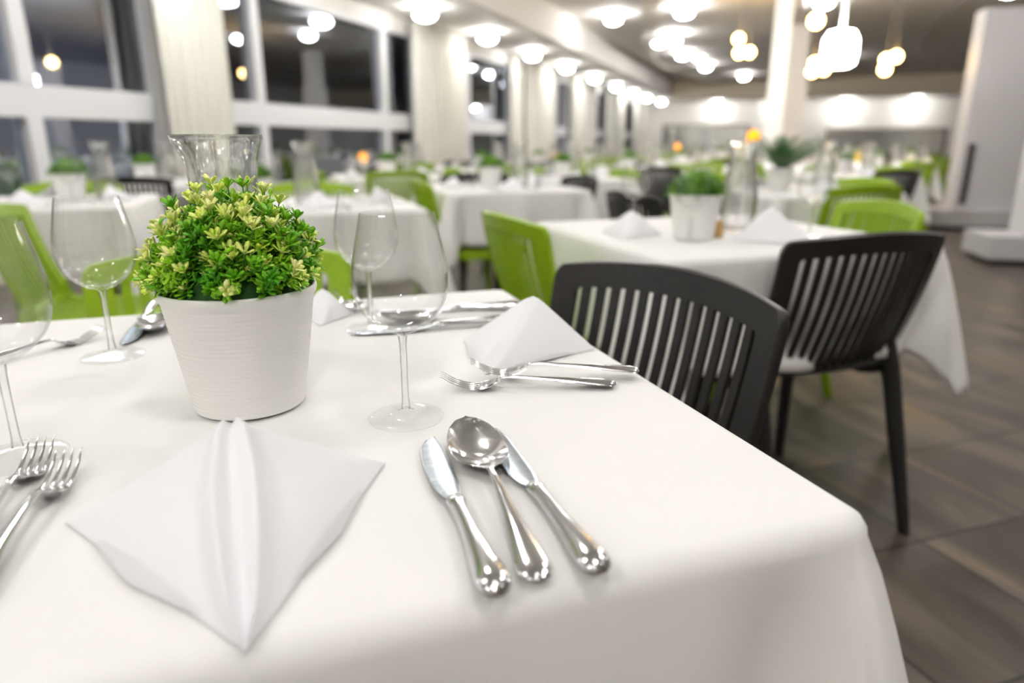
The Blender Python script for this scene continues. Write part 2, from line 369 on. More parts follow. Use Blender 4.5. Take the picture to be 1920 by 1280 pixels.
p=at(1722,84,ZC); q=at(1812,-12,ZC)
t=thing('smoke_detector','small white ceiling detector at the end of a thin grey conduit','detector',(p.x,p.y,ZC))
mb=MB(); mb.lathe([(.06,0),(.065,-.03),(.03,-.05)],20,cap0=True,cap1=True); mb.build('housing',M_white,t)
mb=MB(); d=q-p; mb.tube([(0,0,-.012),(d.x,d.y,-.012)],.012,8); mb.build('conduit',M_cord,t)
# columns
def column(px,py,d,w,label,cap=False):
    p=atd(px,py,d); t=thing('column',label,'column',(p.x,p.y,0),WA)
    mb=MB(); mb.box((-w/2,-w/2,0),(w/2,w/2,ZC)); mb.build('shaft',M_wall,t,smooth=False)
    b=w*.62; mb=MB(); mb.box((-b,-b,0),(b,b,.12 if not cap else 2.35)); mb.build('plinth',M_wall,t,smooth=False)
column(1455,180,9.5,.2,'slim white square column in front of the big fern')
column(1487,200,15.5,.34,'thicker white column with a wide lower casing, further back',True)
# mirrors on the end wall
def mirror(x0,x1,y0,y1,label):
    def on(px,py):
        x,y=px-960,640-py
        d=Vector((x,F*math.cos(PITCH)+y*math.sin(PITCH),-F*math.sin(PITCH)+y*math.cos(PITCH)))
        s=d.x*math.sin(-WA)+d.y*math.cos(WA); k=(S1-.02)/s
        n=d.x*math.cos(WA)+d.y*math.sin(WA); return n*k, H+d.z*k
    a=on(x0,(y0+y1)/2)[0]; b=on(x1,(y0+y1)/2)[0]; xm=(x0+x1)/2; z1=on(xm,y0)[1]; z0=on(xm,y1)[1]
    c=(a+b)/2; p=WW(S1,c); t=thing('wall_mirror',label,'mirror',(p.x,p.y,z0),WA)
    hw=(b-a)/2; h=z1-z0
    mb=MB(); f=.09
    mb.box((-hw,-.05,0),(hw,-.001,f)); mb.box((-hw,-.05,h-f),(hw,-.001,h)); mb.box((-hw,-.05,f),(-hw+f,-.001,h-f)); mb.box((hw-f,-.05,f),(hw,-.001,h-f)); mb.build('frame',M_mframe,t,smooth=False)
    mb=MB(); mb.box((-hw+f,-.03,f),(hw-f,-.002,h-f)); mb.build('mirror_glass',M_mirror,t,smooth=False)
mirror(1241,1402,233,293,'long framed mirror on the end wall, left one')
mirror(1547,1771,240,301,'long framed mirror on the end wall, right one behind the green chairs')
# partitions at right
def partition(px,py,label,wid,hgt):
    p=at(px,py,0); t=thing('partition',label,'partition',(p.x,p.y,0),math.radians(-14))
    mb=MB(); mb.box((.30,.02,.24),(wid,.34,hgt)); o=mb.build('panel',M_part,t,smooth=False)
    mb=MB(); mb.box((0,-.12,.05),(wid,.48,.24)); mb.build('base_step',M_part,t,smooth=False)
    mb=MB(); mb.box((.05,-.07,0),(wid-.05,.43,.05)); mb.build('plinth',M_dark,t,smooth=False)
    mb=MB(); mb.box((.36,-.005,.30),(.42,.02,1.0)); mb.build('slot',M_dark,t,smooth=False)
partition(1728,428,'tall pale grey partition panel on a low step, left of the pair at the right',1.6,2.46)
partition(1838,492,'tall pale grey partition at the right edge, with its low step nearer',1.6,2.46)
# ------------------------------------------------------------------ chair
def mk_chair(m, name='resin_chair'):
    t=thing(name,'x','chair')
    # backrest sheet: u across (-1..1), h up 0..1
    def B(u,h):
        hw=.222+.014*h; x=u*hw
        y=-.185-.10*h+.055*u*u-.012*math.sin(PI*h); z=.455+.350*h-.020*h*(u*u)*1.0
        return Vector((x,y,z))
    def Nn(u,h):
        e=1e-3; a=B(u+e,h)-B(u-e,h); b=B(u,h+e)-B(u,h-e); return a.cross(b).normalized()
    def sheet(mb,u0,u1,h0,h1,nu,nh,th,S=B,NN=Nn,off=0,rnd=0):
        rs=[]
        for j in range(nh+1):
            h=h0+(h1-h0)*j/nh; f=[];b=[]
            for i in range(nu+1):
                u=u0+(u1-u0)*i/nu; p=S(u,h); n=NN(u,h)
                f.append(p+n*(th/2+off)); b.append(p-n*(th/2-off))
            rs.append(f+b[::-1])
        mb.rings(rs,True,True,True)
    fw=.175; top=.875
    mb=MB()
    # one frame: side stiles, top rail with rounded upper corners
    rs=[]
    cols=28
    def ring(o_h,i_h,o_u,i_u):
        pass
    # outline path (inner,outer) pairs running up left, across, down right
    path=[]
    for k in range(9): h=k/8*.80; path.append(((-1,h),(-1+fw,h)))
    for k in range(1,7):
        a=k/7*PI/2; path.append(((-1+.07*(1-math.cos(a)),.90+.10*math.sin(a)) if k else (-1,.90),(-1+fw+.03*(1-math.cos(a)),top-.03+.03*math.sin(a))))
    for k in range(cols+1):
        u=-.92+1.84*k/cols; ui=(-1+fw+.04)+(2-2*fw-.08)*k/cols; path.append(((u,1.0),(ui,top)))
    n0=len(path)
    for k in range(1,7):
        a=PI/2-k/7*PI/2; path.append(((1-.07*(1-math.cos(a)),.90+.10*math.sin(a)),(1-fw-.03*(1-math.cos(a)),top-.03+.03*math.sin(a))))
    for k in range(9): h=.80-k/8*.80; path.append(((1,h),(1-fw,h)))
    th=.017
    for (o_,i_) in path:
        r=[]
        mid=((o_[0]+i_[0])/2,(o_[1]+i_[1])/2)
        pts=[o_,mid,i_]
        fr_=[B(*q)+Nn(*q)*th/2 for q in pts]; bk=[B(*q)-Nn(*q)*th/2 for q in pts]
        # soften outer edge
        oo=B(*o_)+(B(*o_)-B(*mid)).normalized()*.004
        rs.append(fr_[::-1]+[oo]+bk)
    mb.rings(rs,True,True,True)
    fr_o=mb.build('backrest',m,t,angle=50)
    mb=MB(); ns=13; span=2-2*fw; gap=.45*span/13.45; pitch=(span-gap)/ns
    for i in range(ns):
        u0=-1+fw+i*pitch+gap; u1=u0+pitch-gap
        sheet(mb,u0,u1,-.02,top+.01,2,10,.007,off=-.001)
    mb.build('slats',m,fr_o,angle=40)
    # seat: S(u,h) h from back (0) to front (1)
    def Sx(u,h):
        hw=.222+.006*h; y=-.19+.42*h+.045*u*u*(1-h)**2; 
        z=.455-.035*math.sin(min(1,h*3)*PI/2)+.012*h-.012*(1-u*u)*math.sin(PI*h)-.03*max(0,(h-.9)/.1)**2
        return Vector((u*hw,y,z))
    def Sn(u,h):
        e=1e-3; a=Sx(u+e,h)-Sx(u-e,h); b=Sx(u,h+e)-Sx(u,h-e); return a.cross(b).normalized()
    mb=MB()
    sheet(mb,-1,-1+fw,0,1,3,14,.016,Sx,Sn); sheet(mb,1-fw,1,0,1,3,14,.016,Sx,Sn)
    sheet(mb,-1+fw,1-fw,.78,1,14,6,.016,Sx,Sn); sheet(mb,-1+fw,1-fw,0,.05,14,1,.02,Sx,Sn)
    for i in range(ns):
        u0=-1+fw+i*pitch+gap; sheet(mb,u0,u0+pitch-gap,.04,.80,1,10,.012,Sx,Sn)
    # apron under the rim
    for sx in (-1,1):
        rs=[]
        for k in range(9):
            h=k/8; p=Sx(sx*.97,h); rs.append([p+Vector((-.008,0,-.002)),p+Vector((.008,0,-.002)),p+Vector((.008,0,-.045)),p+Vector((-.008,0,-.045))])
        mb.rings(rs,True,True,True)
    p0=Sx(-.97,.985); p1=Sx(.97,.985); mb.box((p0.x,p0.y-.008,p0.z-.05),(p1.x,p0.y+.008,p0.z))
    mb.build('seat',m,t,angle=40)
    for sx in (-1,1):
        for fb in (1,-1):
            if fb==1: pts=[(sx*.200,.205,.435),(sx*.203,.208,.30),(sx*.208,.215,0)]; r=[(.026,.022),(.022,.020),(.014,.014)]
            else: pts=[(sx*.205,-.150,.50),(sx*.207,-.165,.43),(sx*.209,-.215,.25),(sx*.212,-.285,0)]; r=[(.012,.018),(.020,.026),(.018,.024),(.014,.016)]
            mb=MB(); rs=[]
            for (x,y,z),(rx,ry) in zip(pts,r):
                c=.35; q=[(-1,-c),(-c,-1),(c,-1),(1,-c),(1,c),(c,1),(-c,1),(-1,c)]
                rs.append([(x+a*rx,y+b*ry,z) for a,b in q])
            mb.rings(rs,True,True,True); mb.build('leg',m,t,angle=40)
    return t
CH={'black':Proto(lambda:mk_chair(M_black)),'green':Proto(lambda:mk_chair(M_green))}
# ------------------------------------------------------------------ table and cloth
HT=.425
def cloth_mesh(hx,hy,o=.27,seed=0,amp=1,zt=0.,r=.019):
    rnd=random.Random(seed); per=[]; n=28
    # perimeter samples with corner distance
    rc=.024
    cs=[(hx,hy),(-hx,hy),(-hx,-hy),(hx,-hy)]
    pts=[]
    for k in range(4):
        a=cs[k-1]; b=cs[k]   # edge a->b
        L_=math.hypot(b[0]-a[0],b[1]-a[1]); d=((b[0]-a[0])/L_,(b[1]-a[1])/L_); nn=(d[1],-d[0])
        m_=44
        for i in range(m_):
            t=(i/m_); tt=.5-.5*math.cos(PI*t) if True else t
            s=rc+(L_-2*rc)*tt
            pts.append((a[0]+d[0]*s,a[1]+d[1]*s,nn,min(s,L_-s),k,s))
        for i in range(7):
            ang=i/7*PI/2; n2=(-d[1]*-1,0)
            nx=(nn[0]*math.cos(ang)+d[0]*math.sin(ang), nn[1]*math.cos(ang)+d[1]*math.sin(ang))
            cx=b[0]-d[0]*rc-nn[0]*rc; cyy=b[1]-d[1]*rc-nn[1]*rc
            pts.append((cx+nx[0]*rc,cyy+nx[1]*rc,nx,0,k,L_))
    n=len(pts); ph=[rnd.uniform(0,6.28) for _ in range(8)]
    rings=[]
    mb=MB()
    levels=[('t',.0)]+[('r',a) for a in (20,45,70,90)]+[('d',x) for x in (.08,.2,.35,.5,.65,.8,.92,1.)]
    for typ,val in levels:
        ring=[]
        for (x,y,nn,cd,k,s) in pts:
            c=math.exp(-(cd/.045)**2); dent=math.exp(-((cd-.085)/.038)**2)
            if typ=='t': ring.append((x-nn[0]*r,y-nn[1]*r,zt)); continue
            if typ=='r':
                a=math.radians(val); ring.append((x-nn[0]*r*(1-math.sin(a)),y-nn[1]*r*(1-math.sin(a)),zt-r*(1-math.cos(a)))); continue
            dep=o*(1+.36*c)*val
            w=.016*math.sin(s*17+ph[k])+.010*math.sin(s*31+ph[k+4])
            outw=o*(1+.36*c)*val**.85*(.09+.22*c)*amp-.055*dent*val**.8+w*val*(1-c)
            outw=max(outw,-.035*val)
            ring.append((x+nn[0]*outw,y+nn[1]*outw,zt-r-dep))
        rings.append(ring)
    mb.rings(rings,True)
    # top as concentric rings
    inner=[]
    R=rings[0]
    for f_ in (.9,.6,.3):
        inner.append([(x*f_,y*f_,zt) for x,y,_ in R])
    mb.rings([R]+inner,True); mb.add(inner[-1],[tuple(range(n))])
    return mb
def mk_cloth(hx=HT,hy=HT,seed=0,o=.27):
    ob=cloth_mesh(hx+.004,hy+.004,o,seed).build('tablecloth',M_cloth)
    me=ob.data; bm=bmesh.new(); bm.from_mesh(me); bmesh.ops.remove_doubles(bm,verts=bm.verts,dist=1e-5); bmesh.ops.recalc_face_normals(bm,faces=bm.faces); bm.to_mesh(me); bm.free()
    sm=ob.modifiers.new('s','SOLIDIFY'); sm.thickness=.0015; sm.offset=-1
    tag(ob,'x','tablecloth'); return ob
CLOTH=Proto(mk_cloth)
def mk_table():
    t=thing('dining_table','x','table'); z=TZ-.004
    mb=MB(); mb.box((-HT+.012,-HT+.012,z-.028),(HT-.012,HT-.012,z)); mb.build('tabletop',M_top,t,smooth=False)
    mb=MB(); mb.lathe([(.03,.04),(.03,z-.03)],16,cap0=True,cap1=True); mb.build('pedestal',M_iron,t)
    mb=MB()
    for k in range(4):
        a=PI/4+k*PI/2; c,s=math.cos(a),math.sin(a)
        mb.rings([[(c*r-s*w_,s*r+c*w_,z0) for w_,z0 in ((-.03,0),(.03,0),(.025,hh),(-.025,hh))] for r,hh in ((.0,.06),(.12,.05),(.30,.025))],True,True,True)
    mb.build('base',M_iron,t,smooth=False)
    return t
TABLE=Proto(mk_table)
# ------------------------------------------------------------------ table ware
GP_out=[(.0075,.086),(.016,.0885),(.027,.096),(.037,.108),(.0425,.122),(.0440,.136),(.0425,.152),(.0385,.172),(.0342,.192),(.0335,.1955)]
def mk_glass():
    t=thing('wine_glass','x','glass')
    out=GP_out; inn=[(.0332,.1958),(.0330,.1950)]+[(r-.0012,z+.0004) for r,z in out[::-1][1:-2]]+[(.016,.0915),(.004,.0885),(.0004,.0883)]
    def dense(pr,n=3):
        P_=smooth_poly([Vector((r,0,z)) for r,z in pr],n); return [(max(p.x,.0003),p.z) for p in P_]
    mb=MB(); mb.lathe([(.0046,.083)]+dense(out)+dense(inn),40,cap1=True); mb.build('bowl',M_glass,t)
    mb=MB(); mb.lathe([(.0046,.083),(.0036,.074),(.0033,.05),(.0036,.02),(.0046,.010)],24); mb.build('stem',M_stemg,t)
    mb=MB(); mb.lathe([(.0046,.010),(.008,.006),(.018,.0038),(.030,.0026),(.0352,.0022),(.0362,.0014),(.0358,.0004),(.034,.0001),(.02,.0001)],40,cap1=True); mb.build('foot',M_foot,t)
    return t
GLASS=Proto(mk_glass)
def mk_pot(kind='box'):
    t=thing('potted_plant','x','plant')
    mb=MB(); hh=.123; pr=[(.045,.0)]; n=26
    for i in range(n):
        z=.003+(hh-.012)*i/n; r=.0525+(.0715-.0525)*z/hh
        pr+=[(r-.0004,z),(r+.0007,z+(hh-.012)/n*.35),(r+.0007,z+(hh-.012)/n*.7)]
    pr+=[(.0725,hh-.008),(.0735,hh-.003),(.073,hh),(.0705,hh),(.0695,hh-.012)]
    mb.lathe(pr,64,cap0=True); mb.lathe([(.0695,hh-.012),(.05,hh-.013)],64,cap1=True)
    mb.build('pot',M_pot,t)
    return t,hh
def leaf(mb,p,d,up,L_,W_,curl=.25):
    d=d.normalized(); s=d.cross(up); 
    if s.length<1e-4: s=Vector((1,0,0))
    s.normalize(); n=s.cross(d).normalized()
    st=[(0,.16,0),(.3,.45,.02),(.62,1.,.10),(.86,.85,.20),(1.,.28,.27)]
    rs=[]
    for (t_,w_,c_) in st:
        q=p+d*(L_*t_)+n*(L_*curl*c_*2.2*-1+L_*.0); w2=W_*w_*.5; h=W_*.16
        rs.append([q-s*w2+n*h*.3, q+n*h*.0-n*h*.6, q+s*w2+n*h*.3, q+n*h*.7])
    mb.rings(rs,True,True,True)
def mk_boxwood():
    t,hh=mk_pot(); rnd=random.Random(7)
    S=MB(); G=MB(); Y=MB()
    c=Vector((0,0,hh-.014))
    # inner dome, coloured dark for the shaded gaps between leaves
    mb=MB(); mb.lathe([(.069,hh-.012),(.06,hh+.012),(.04,hh+.035),(.012,hh+.045)],32,cap1=True); mb.build('foliage_core',M_core_shade,t)
    N_=280
    for i in range(N_):
        # directions spread over dome
        zf=1-(i+.5)/N_*1.0; ph=i*2.39996+rnd.uniform(-.2,.2)
        th=math.acos(max(-1,min(1,zf))); 
        R=(.092+.0*math.cos(th))*rnd.uniform(.76,1.12)
        sz=math.sin(th); tip=c+Vector((sz*math.cos(ph)*R*.77,sz*math.sin(ph)*R*.77,(.020+math.cos(th)*R*.88)))
        b0=c+Vector((math.cos(ph)*sz*.045,math.sin(ph)*sz*.045,0))
        mid=(b0+tip)/2+Vector((rnd.uniform(-.006,.006),rnd.uniform(-.006,.006),rnd.uniform(0,.008)))
        S.tube([b0,mid,tip],[.0009,.0008,.0006],4,False)
        ax=(tip-mid).normalized(); side=ax.cross(Vector((rnd.uniform(-1,1),rnd.uniform(-1,1),rnd.uniform(-1,1)))).normalized()
        L0=(tip-mid).length
        for k in range(5):
            q=mid.lerp(tip,.05+.85*k/5)
            sd=(Matrix.Rotation(k*PI/2+rnd.uniform(-.3,.3),3,ax)@side)
            for sg in (-1,1):
                dd=(ax*.75+sd*sg*1.0)
                leaf(G,q,dd,ax,rnd.uniform(.009,.013),rnd.uniform(.004,.0056),.3)
        # side twigs
        for tw in range(2):
            q=mid.lerp(tip,rnd.uniform(.1,.6)); dd=(ax+Vector((rnd.uniform(-1,1),rnd.uniform(-1,1),rnd.uniform(-.3,1)))*.9).normalized(); e=q+dd*rnd.uniform(.012,.02)
            S.tube([q,e],[.0006,.0005],4,False)
            tgt=Y if rnd.random()<.12 else G
            for m_ in range(5):
                v=Vector((rnd.uniform(-1,1),rnd.uniform(-1,1),rnd.uniform(-1,1))); leaf(tgt,e-dd*.002*m_,dd*.8+v*.9,dd,rnd.uniform(.008,.011),rnd.uniform(.0038,.005),.3)
        yel=rnd.random()<(.58+.1*math.cos(th))
        tgt=Y if yel else G
        n_=rnd.choice((5,6,7))
        for m_ in range(n_):
            sd=(Matrix.Rotation(m_*2*PI/n_+.3,3,ax)@side); leaf(tgt,tip,ax*rnd.uniform(.8,2.2)+sd,ax,rnd.uniform(.009,.014),rnd.uniform(.0042,.006),.15)
        leaf(tgt,tip,ax+side*.1,side,.009,.0045,0)
    S.build('stems',M_stem,t,fix=False); G.build('leaves',M_leaf,t,fix=True); Y.build('young_leaves',M_bud,t,fix=True)
    return t
def mk_turfpot():
    t,hh=mk_pot(); rnd=random.Random(3); G=MB()
    mb=MB(); mb.lathe([(.069,hh-.012),(.06,hh+.02),(.04,hh+.045),(.012,hh+.052)],24,cap1=True); mb.build('foliage_core',M_turf,t)
    for i in range(900):
        th=math.acos(1-rnd.random()); ph=rnd.uniform(0,2*PI); d=Vector((math.sin(th)*math.cos(ph),math.sin(th)*math.sin(ph),math.cos(th)))
        p=Vector((0,0,hh-.005))+Vector((d.x*.055,d.y*.055,d.z*.04)); leaf(G,p,d+Vector((rnd.uniform(-.4,.4),rnd.uniform(-.4,.4),rnd.uniform(-.2,.5))),Vector((0,0,1)),rnd.uniform(.018,.034),.005,.2)
    G.build('leaves',M_turf,t,fix=False); return t
TURF=Proto(mk_turfpot)
def mk_carafe():
    t=thing('water_carafe','x','carafe')
    out=[(.038,.0),(.044,.006),(.050,.05),(.052,.10),(.046,.14),(.041,.17),(.0375,.19),(.036,.21),(.039,.232),(.043,.248),(.0462,.258),(.0465,.264)]
    P_=smooth_poly([Vector((r,0,z)) for r,z in out],4); o_=[(p.x,p.z) for p in P_]
    i_=[(r-.003,z) for r,z in o_[::-1] if z>.008]+[(.02,.009),(.001,.009)]
    def mod(a,z):
        k=1
        if z<.225: k+=.030*math.cos(12*a)*min(1,(.225-z)/.03)
        if z>.235:
            k+=.08*((z-.235)/.021)*math.exp(-((((a-PI*1.08+PI)%(2*PI))-PI)/.32)**2)
        return k
    mb=MB(); mb.lathe(o_,72,cap0=True,mod=mod); mb.lathe([o_[-1]]+i_,72,cap1=True,mod=mod)
    ob=mb.build('carafe_body',M_jug,t)
    bm=bmesh.new(); bm.from_mesh(ob.data); bmesh.ops.remove_doubles(bm,verts=bm.verts,dist=1e-5); bmesh.ops.recalc_face_normals(bm,faces=bm.faces); bm.to_mesh(ob.data); bm.free()
    return t
CARAFE=Proto(mk_carafe)
def napkin_mesh(A,L_,R_,Fp,double=True,nu=40,nv=40,bump=.013,under=True):
    """standing pyramid napkin: apex A, left foot L_, right foot R_, front tip Fp (local points)"""
    A,L_,R_,Fp=map(Vector,(A,L_,R_,Fp)); rows=[]
    sL=.30
    for i in range(nv+1):
        s=i/nv; row=[]
        rid=A.lerp(Fp,s)
        def E(K):
            return A.lerp(K,s/sL) if s<sL else K.lerp(Fp,(s-sL)/(1-sL))
        for j in range(-nu,nu+1):
            w_=abs(j)/nu; K=L_ if j<0 else R_; p=rid.lerp(E(K),w_)
            d=(E(L_)-E(R_)).length+1e-6
            x=w_*(E(K)-rid).length
            wid=min(.0125*math.sin(PI*min(1,s*.9+.08))**.7+.003,.42*(E(K)-rid).length+.0005)
            up=Vector((0,0,1))
            b=0
            if double:
                b+=bump*math.exp(-((x-wid)/(wid*.5))**2)*math.sin(PI*min(1,max(0,s*.96+.03)))**.5 - bump*.25*math.exp(-(x/(wid*.5))**2)
            else: b-=.004*math.exp(-(x/.008)**2)
            b+=.006*math.sin(PI*w_)*math.sin(PI*s)
            q=p+up*b
            q.z=max(q.z,.0015)
            row.append(q)
        rows.append(row)
    mb=MB(); nn=2*nu+1
    th=.0016; vs=[];fs=[]
    for r in rows: vs+=r
    for i in range(nv):
        for j in range(nn-1): fs.append((i*nn+j,i*nn+j+1,(i+1)*nn+j+1,(i+1)*nn+j))
    mb.add(vs,fs)
    if under:   # lower folded layer resting on the cloth
        cL=L_.lerp(Fp,.35)+Vector((.004,-.006,.001)); cR=R_.lerp(Fp,.45)+Vector((.004,-.004,.001)); 
        c=(L_+R_+Fp)/3
        pts=[L_.lerp(c,.25),L_.lerp(Fp,.25)+(L_-c)*.02,L_.lerp(Fp,.5)+(L_.lerp(Fp,.5)-c)*.13,L_.lerp(Fp,.78)+(L_-c)*.0,Fp.lerp(c,.2),R_.lerp(Fp,.72),R_.lerp(Fp,.5)+(R_.lerp(Fp,.5)-c)*.10,R_.lerp(Fp,.25),R_.lerp(c,.25)]
        top=[Vector((p.x,p.y,.004)) for p in pts]; cc=Vector((c.x,c.y,.022))
        k=len(top); mb.add(top+[cc],[(i,(i+1)%k,k) for i in range(k)])
    return mb
def finish_cloth(ob,th=.0014):
    m=ob.modifiers.new('s','SOLIDIFY'); m.thickness=th; m.offset=-1
    return ob
def mk_napkin():
    mb=napkin_mesh((0,.02,.074),(-.092,.045,.001),(.092,.045,.001),(0,-.095,.002),double=False,nu=12,nv=14,under=False)
    o=mb.build('folded_napkin',M_napkin); finish_cloth(o); tag(o,'x','napkin'); return o
NAP=Proto(mk_napkin)
# cutlery: lofts along +Y, stations (y, xc, halfwidth, z, halfthick, dish)
def loft(mb,st,k=10,n=4):
    st2=[]
    for i in range(len(st)-1):
        for j in range(n):
            t=j/n; p0,p1,p2,p3=st[max(i-1,0)],st[i],st[i+1],st[min(i+2,len(st)-1)]
            r=[]
            for a,b,c,d in zip(p0,p1,p2,p3):
                v=.5*((2*b)+(c-a)*t+(2*a-5*b+4*c-d)*t*t+(3*b-a-3*c+d)*t**3); r.append(v)
            r[0]=p1[0]+(p2[0]-p1[0])*t; r[2]=max(r[2],.0004); r[4]=max(r[4],.0003); st2.append(r)
    st2.append(list(st[-1])); rs=[]
    for y,xc,w_,z,th,dish in st2:
        top=[];bot=[]
        for i in range(k+1):
            e=-1+2*i/k; x=xc+w_*math.sin(e*PI/2); q=math.sin(e*PI/2)**2
            zz=z+dish*(q-1); edge=math.sqrt(max(0,1-q))*.85+.15*(1-q)
            top.append((x,y,zz+th*edge)); bot.append((x,y,zz-th*edge))
        rs.append(top+bot[::-1][1:-1])
    mb.rings(rs,True,True,True)
def handle_st(L_,y0,kw=1):   # from neck y0 down to the end (y=0), flared crowned end
    return [(y0,0,.0028*kw,.0125,.0016,0),(y0-.012,0,.0030*kw,.0120,.0018,-.0006),(y0*.70,0,.0040*kw,.010,.0018,-.0010),(y0*.42,0,.0068*kw,.0078,.0018,-.0016),
            (y0*.2,0,.0102*kw,.0055,.0018,-.0022),(.012,0,.0112*kw,.0046,.0018,-.0024),(.006,0,.0100*kw,.0042,.0018,-.0020),(.0025,0,.0075*kw,.0040,.0016,-.0014),(.0006,0,.0042*kw,.0036,.0012,-.0006),(0,0,.0008,.0034,.0008,0)]
def mk_spoon(L_=.21):
    t=thing('table_spoon','x','spoon'); y0=L_*.56
    mb=MB(); loft(mb,handle_st(L_,y0)); mb.build('handle',M_steel,t,angle=60)
    mb=MB(); B_=L_-y0; w_=L_*.104
    loft(mb,[(y0-.004,0,.0027,.0125,.0015,0),(y0+.004,0,.0035,.0124,.0013,0),(y0+B_*.10,0,w_*.46,.0120,.0009,.002),(y0+B_*.25,0,w_*.86,.0108,.0008,.0060),(y0+B_*.45,0,w_*1.0,.0108,.0008,.0088),
             (y0+B_*.65,0,w_*.95,.0122,.0008,.0085),(y0+B_*.83,0,w_*.74,.0138,.0008,.0060),(y0+B_*.95,0,w_*.42,.0150,.0008,.0025),(L_,0,.001,.0155,.0007,0)],k=18,n=5)
    mb.build('bowl',M_steel,t,angle=60); return t
def mk_knife(L_=.225):
    t=thing('table_knife','x','knife'); y0=L_*.50
    mb=MB(); loft(mb,[(y0,0,.0055,.006,.0030,0),(y0-.006,0,.0075,.0062,.0045,0),(y0-.016,0,.0058,.0060,.0045,-.0008),(y0*.6,0,.0062,.0064,.0045,-.0010),(y0*.3,0,.0092,.0070,.0050,-.0014),(.013,0,.0114,.0072,.0052,-.0016),(.0065,0,.0102,.0070,.0048,-.0012),(.0027,0,.0078,.0066,.0038,-.0008),(.0007,0,.0042,.0062,.0024,-.0003),(0,0,.0008,.0060,.0010,0)])
    mb.build('handle',M_steel,t,angle=60)
    mb=MB(); B_=L_-y0
    loft(mb,[(y0-.002,0,.0050,.0055,.0014,0),(y0+B_*.06,-.0010,.0080,.0050,.0010,0),(y0+B_*.2,-.0012,.0104,.0045,.0009,0),(y0+B_*.55,-.0005,.0112,.0036,.0009,0),(y0+B_*.82,.0016,.0096,.0030,.0009,0),(y0+B_*.95,.0042,.0054,.0028,.0008,0),(L_,.0070,.0015,.0026,.0007,0)],k=8)
    mb.build('blade',M_blade,t,angle=30); return t
def mk_fork(L_=.20):
    t=thing('table_fork','x','fork'); y0=L_*.64
    mb=MB(); loft(mb,handle_st(L_,y0)); mb.build('handle',M_steel,t,angle=60)
    mb=MB(); B_=L_-y0; w_=L_*.062
    loft(mb,[(y0-.004,0,.0027,.0125,.0015,0),(y0+.004,0,.0034,.0118,.0013,0),(y0+B_*.10,0,w_*.62,.0090,.0010,.0008),(y0+B_*.22,0,w_*.98,.0056,.0009,.0014),(y0+B_*.36,0,w_*1.02,.0030,.0009,.0010),(y0+B_*.40,0,w_*1.02,.0026,.0009,.0008)],k=12)
    for i in range(4):
        x=(-1.5+i)*w_*2.04/4; hw=w_*.155
        loft(mb,[(y0+B_*.385,x,hw*1.3,.0027,.0009,0),(y0+B_*.46,x,hw,.0022,.0009,0),(y0+B_*.65,x,hw*.9,.0048,.0008,0),(y0+B_*.85,x,hw*.65,.0105,.0007,0),(L_,x,.0003,.0165,.0004,0)],k=4,n=3)
    mb.build('tines',M_steel,t,angle=60); return t
LS,LK,LF=.235,.235,.19
SPOON=Proto(lambda:mk_spoon(LS)); KNIFE=Proto(lambda:mk_knife(LK)); FORK=Proto(lambda:mk_fork(LF))
def lay(P_,a,b,Ln,label,group=None,z=TZ+.0008):   # a = handle end px, b = head px
    p=at(*a); q=at(*b); d=(q-p); rot=math.atan2(d.y,d.x)-PI/2
    m=(p+q)/2; dd=d.normalized()*Ln/2; o=P_.put((m.x-dd.x,m.y-dd.y,z),rot,label,group); return o
# ------------------------------------------------------------------ the laid table in front
c1=TW(-.036,.750)
def T1(x,y,z=0): return TW(x,y,z)
TABLE.put((c1.x,c1.y,0),TA,'square dining table under the white cloth in the foreground')
ob=CLOTH.put((c1.x,c1.y,TZ),TA,'white damask tablecloth on the large foreground table','white tablecloths')
p=at(472,757); t=mk_boxwood(); t.location=(p.x,p.y,TZ+.0005); t.rotation_euler=(0,0,.4)
t['label']='white ribbed pot of bright green boxwood with cream tips on the foreground table'
p=at(762,783); GLASS.put((p.x,p.y,TZ+.0003),0,'clear empty wine glass standing alone in the middle, nearest above the spoon','wine glasses on the foreground table')
for (x,y),l in {(697,617):'clear wine glass standing just behind the middle glass',(213,668):'clear wine glass left of the boxwood pot',(38,858):'clear wine glass cut by the left edge of the photo'}.items():
    p=at(x,y); GLASS.put((p.x,p.y,TZ+.0003),0,l,'wine glasses on the foreground table')
p=atd(426,400,.86); CARAFE.put((p.x,p.y,TZ+.0005),0,'fluted glass carafe with a flared lip right behind the boxwood')
# cutlery
lay(KNIFE,(937,1138),(797,826),LK,'stainless knife left of the spoon in front','knives in the near setting')
lay(KNIFE,(1126,1090),(916,812),LK,'stainless knife right of the spoon in front','knives in the near setting')
lay(SPOON,(1012,1100),(874,812),LS,'polished tablespoon lying between the two front knives')
lay(FORK,(-40,1105),(112,915),LF,'steel fork beside the left corner of the front napkin',z=TZ+.003)
lay(FORK,(-60,1040),(58,890),LF,'steel fork lying behind the front left fork, at the left edge')
lay(FORK,(1155,726),(826,730),LF,'nearer of the two forks right of the middle glass',z=TZ+.001)
lay(FORK,(1197,709),(884,712),LF,'farther of the two crossed forks, its handle at the table edge',z=TZ+.006)
lay(KNIFE,(905,611),(735,624),LK*.95,'knife behind the middle wine glass, nearest the folded napkin')
lay(SPOON,(925,592),(806,601),LS*.9,'spoon behind the middle wine glass pointing to the right')
lay(KNIFE,(935,581),(765,587),LK*.95,'knife beyond the spoon behind the middle wine glass')
lay(FORK,(-40,690),(142,645),LF,'fork lying at the left between two wine glasses')
lay(SPOON,(350,556),(290,622),LS*.62,'spoon left of the boxwood pot on the far side')
lay(KNIFE,(298,565),(240,648),LK*.8,'knife left of the boxwood pot beside the far spoon')
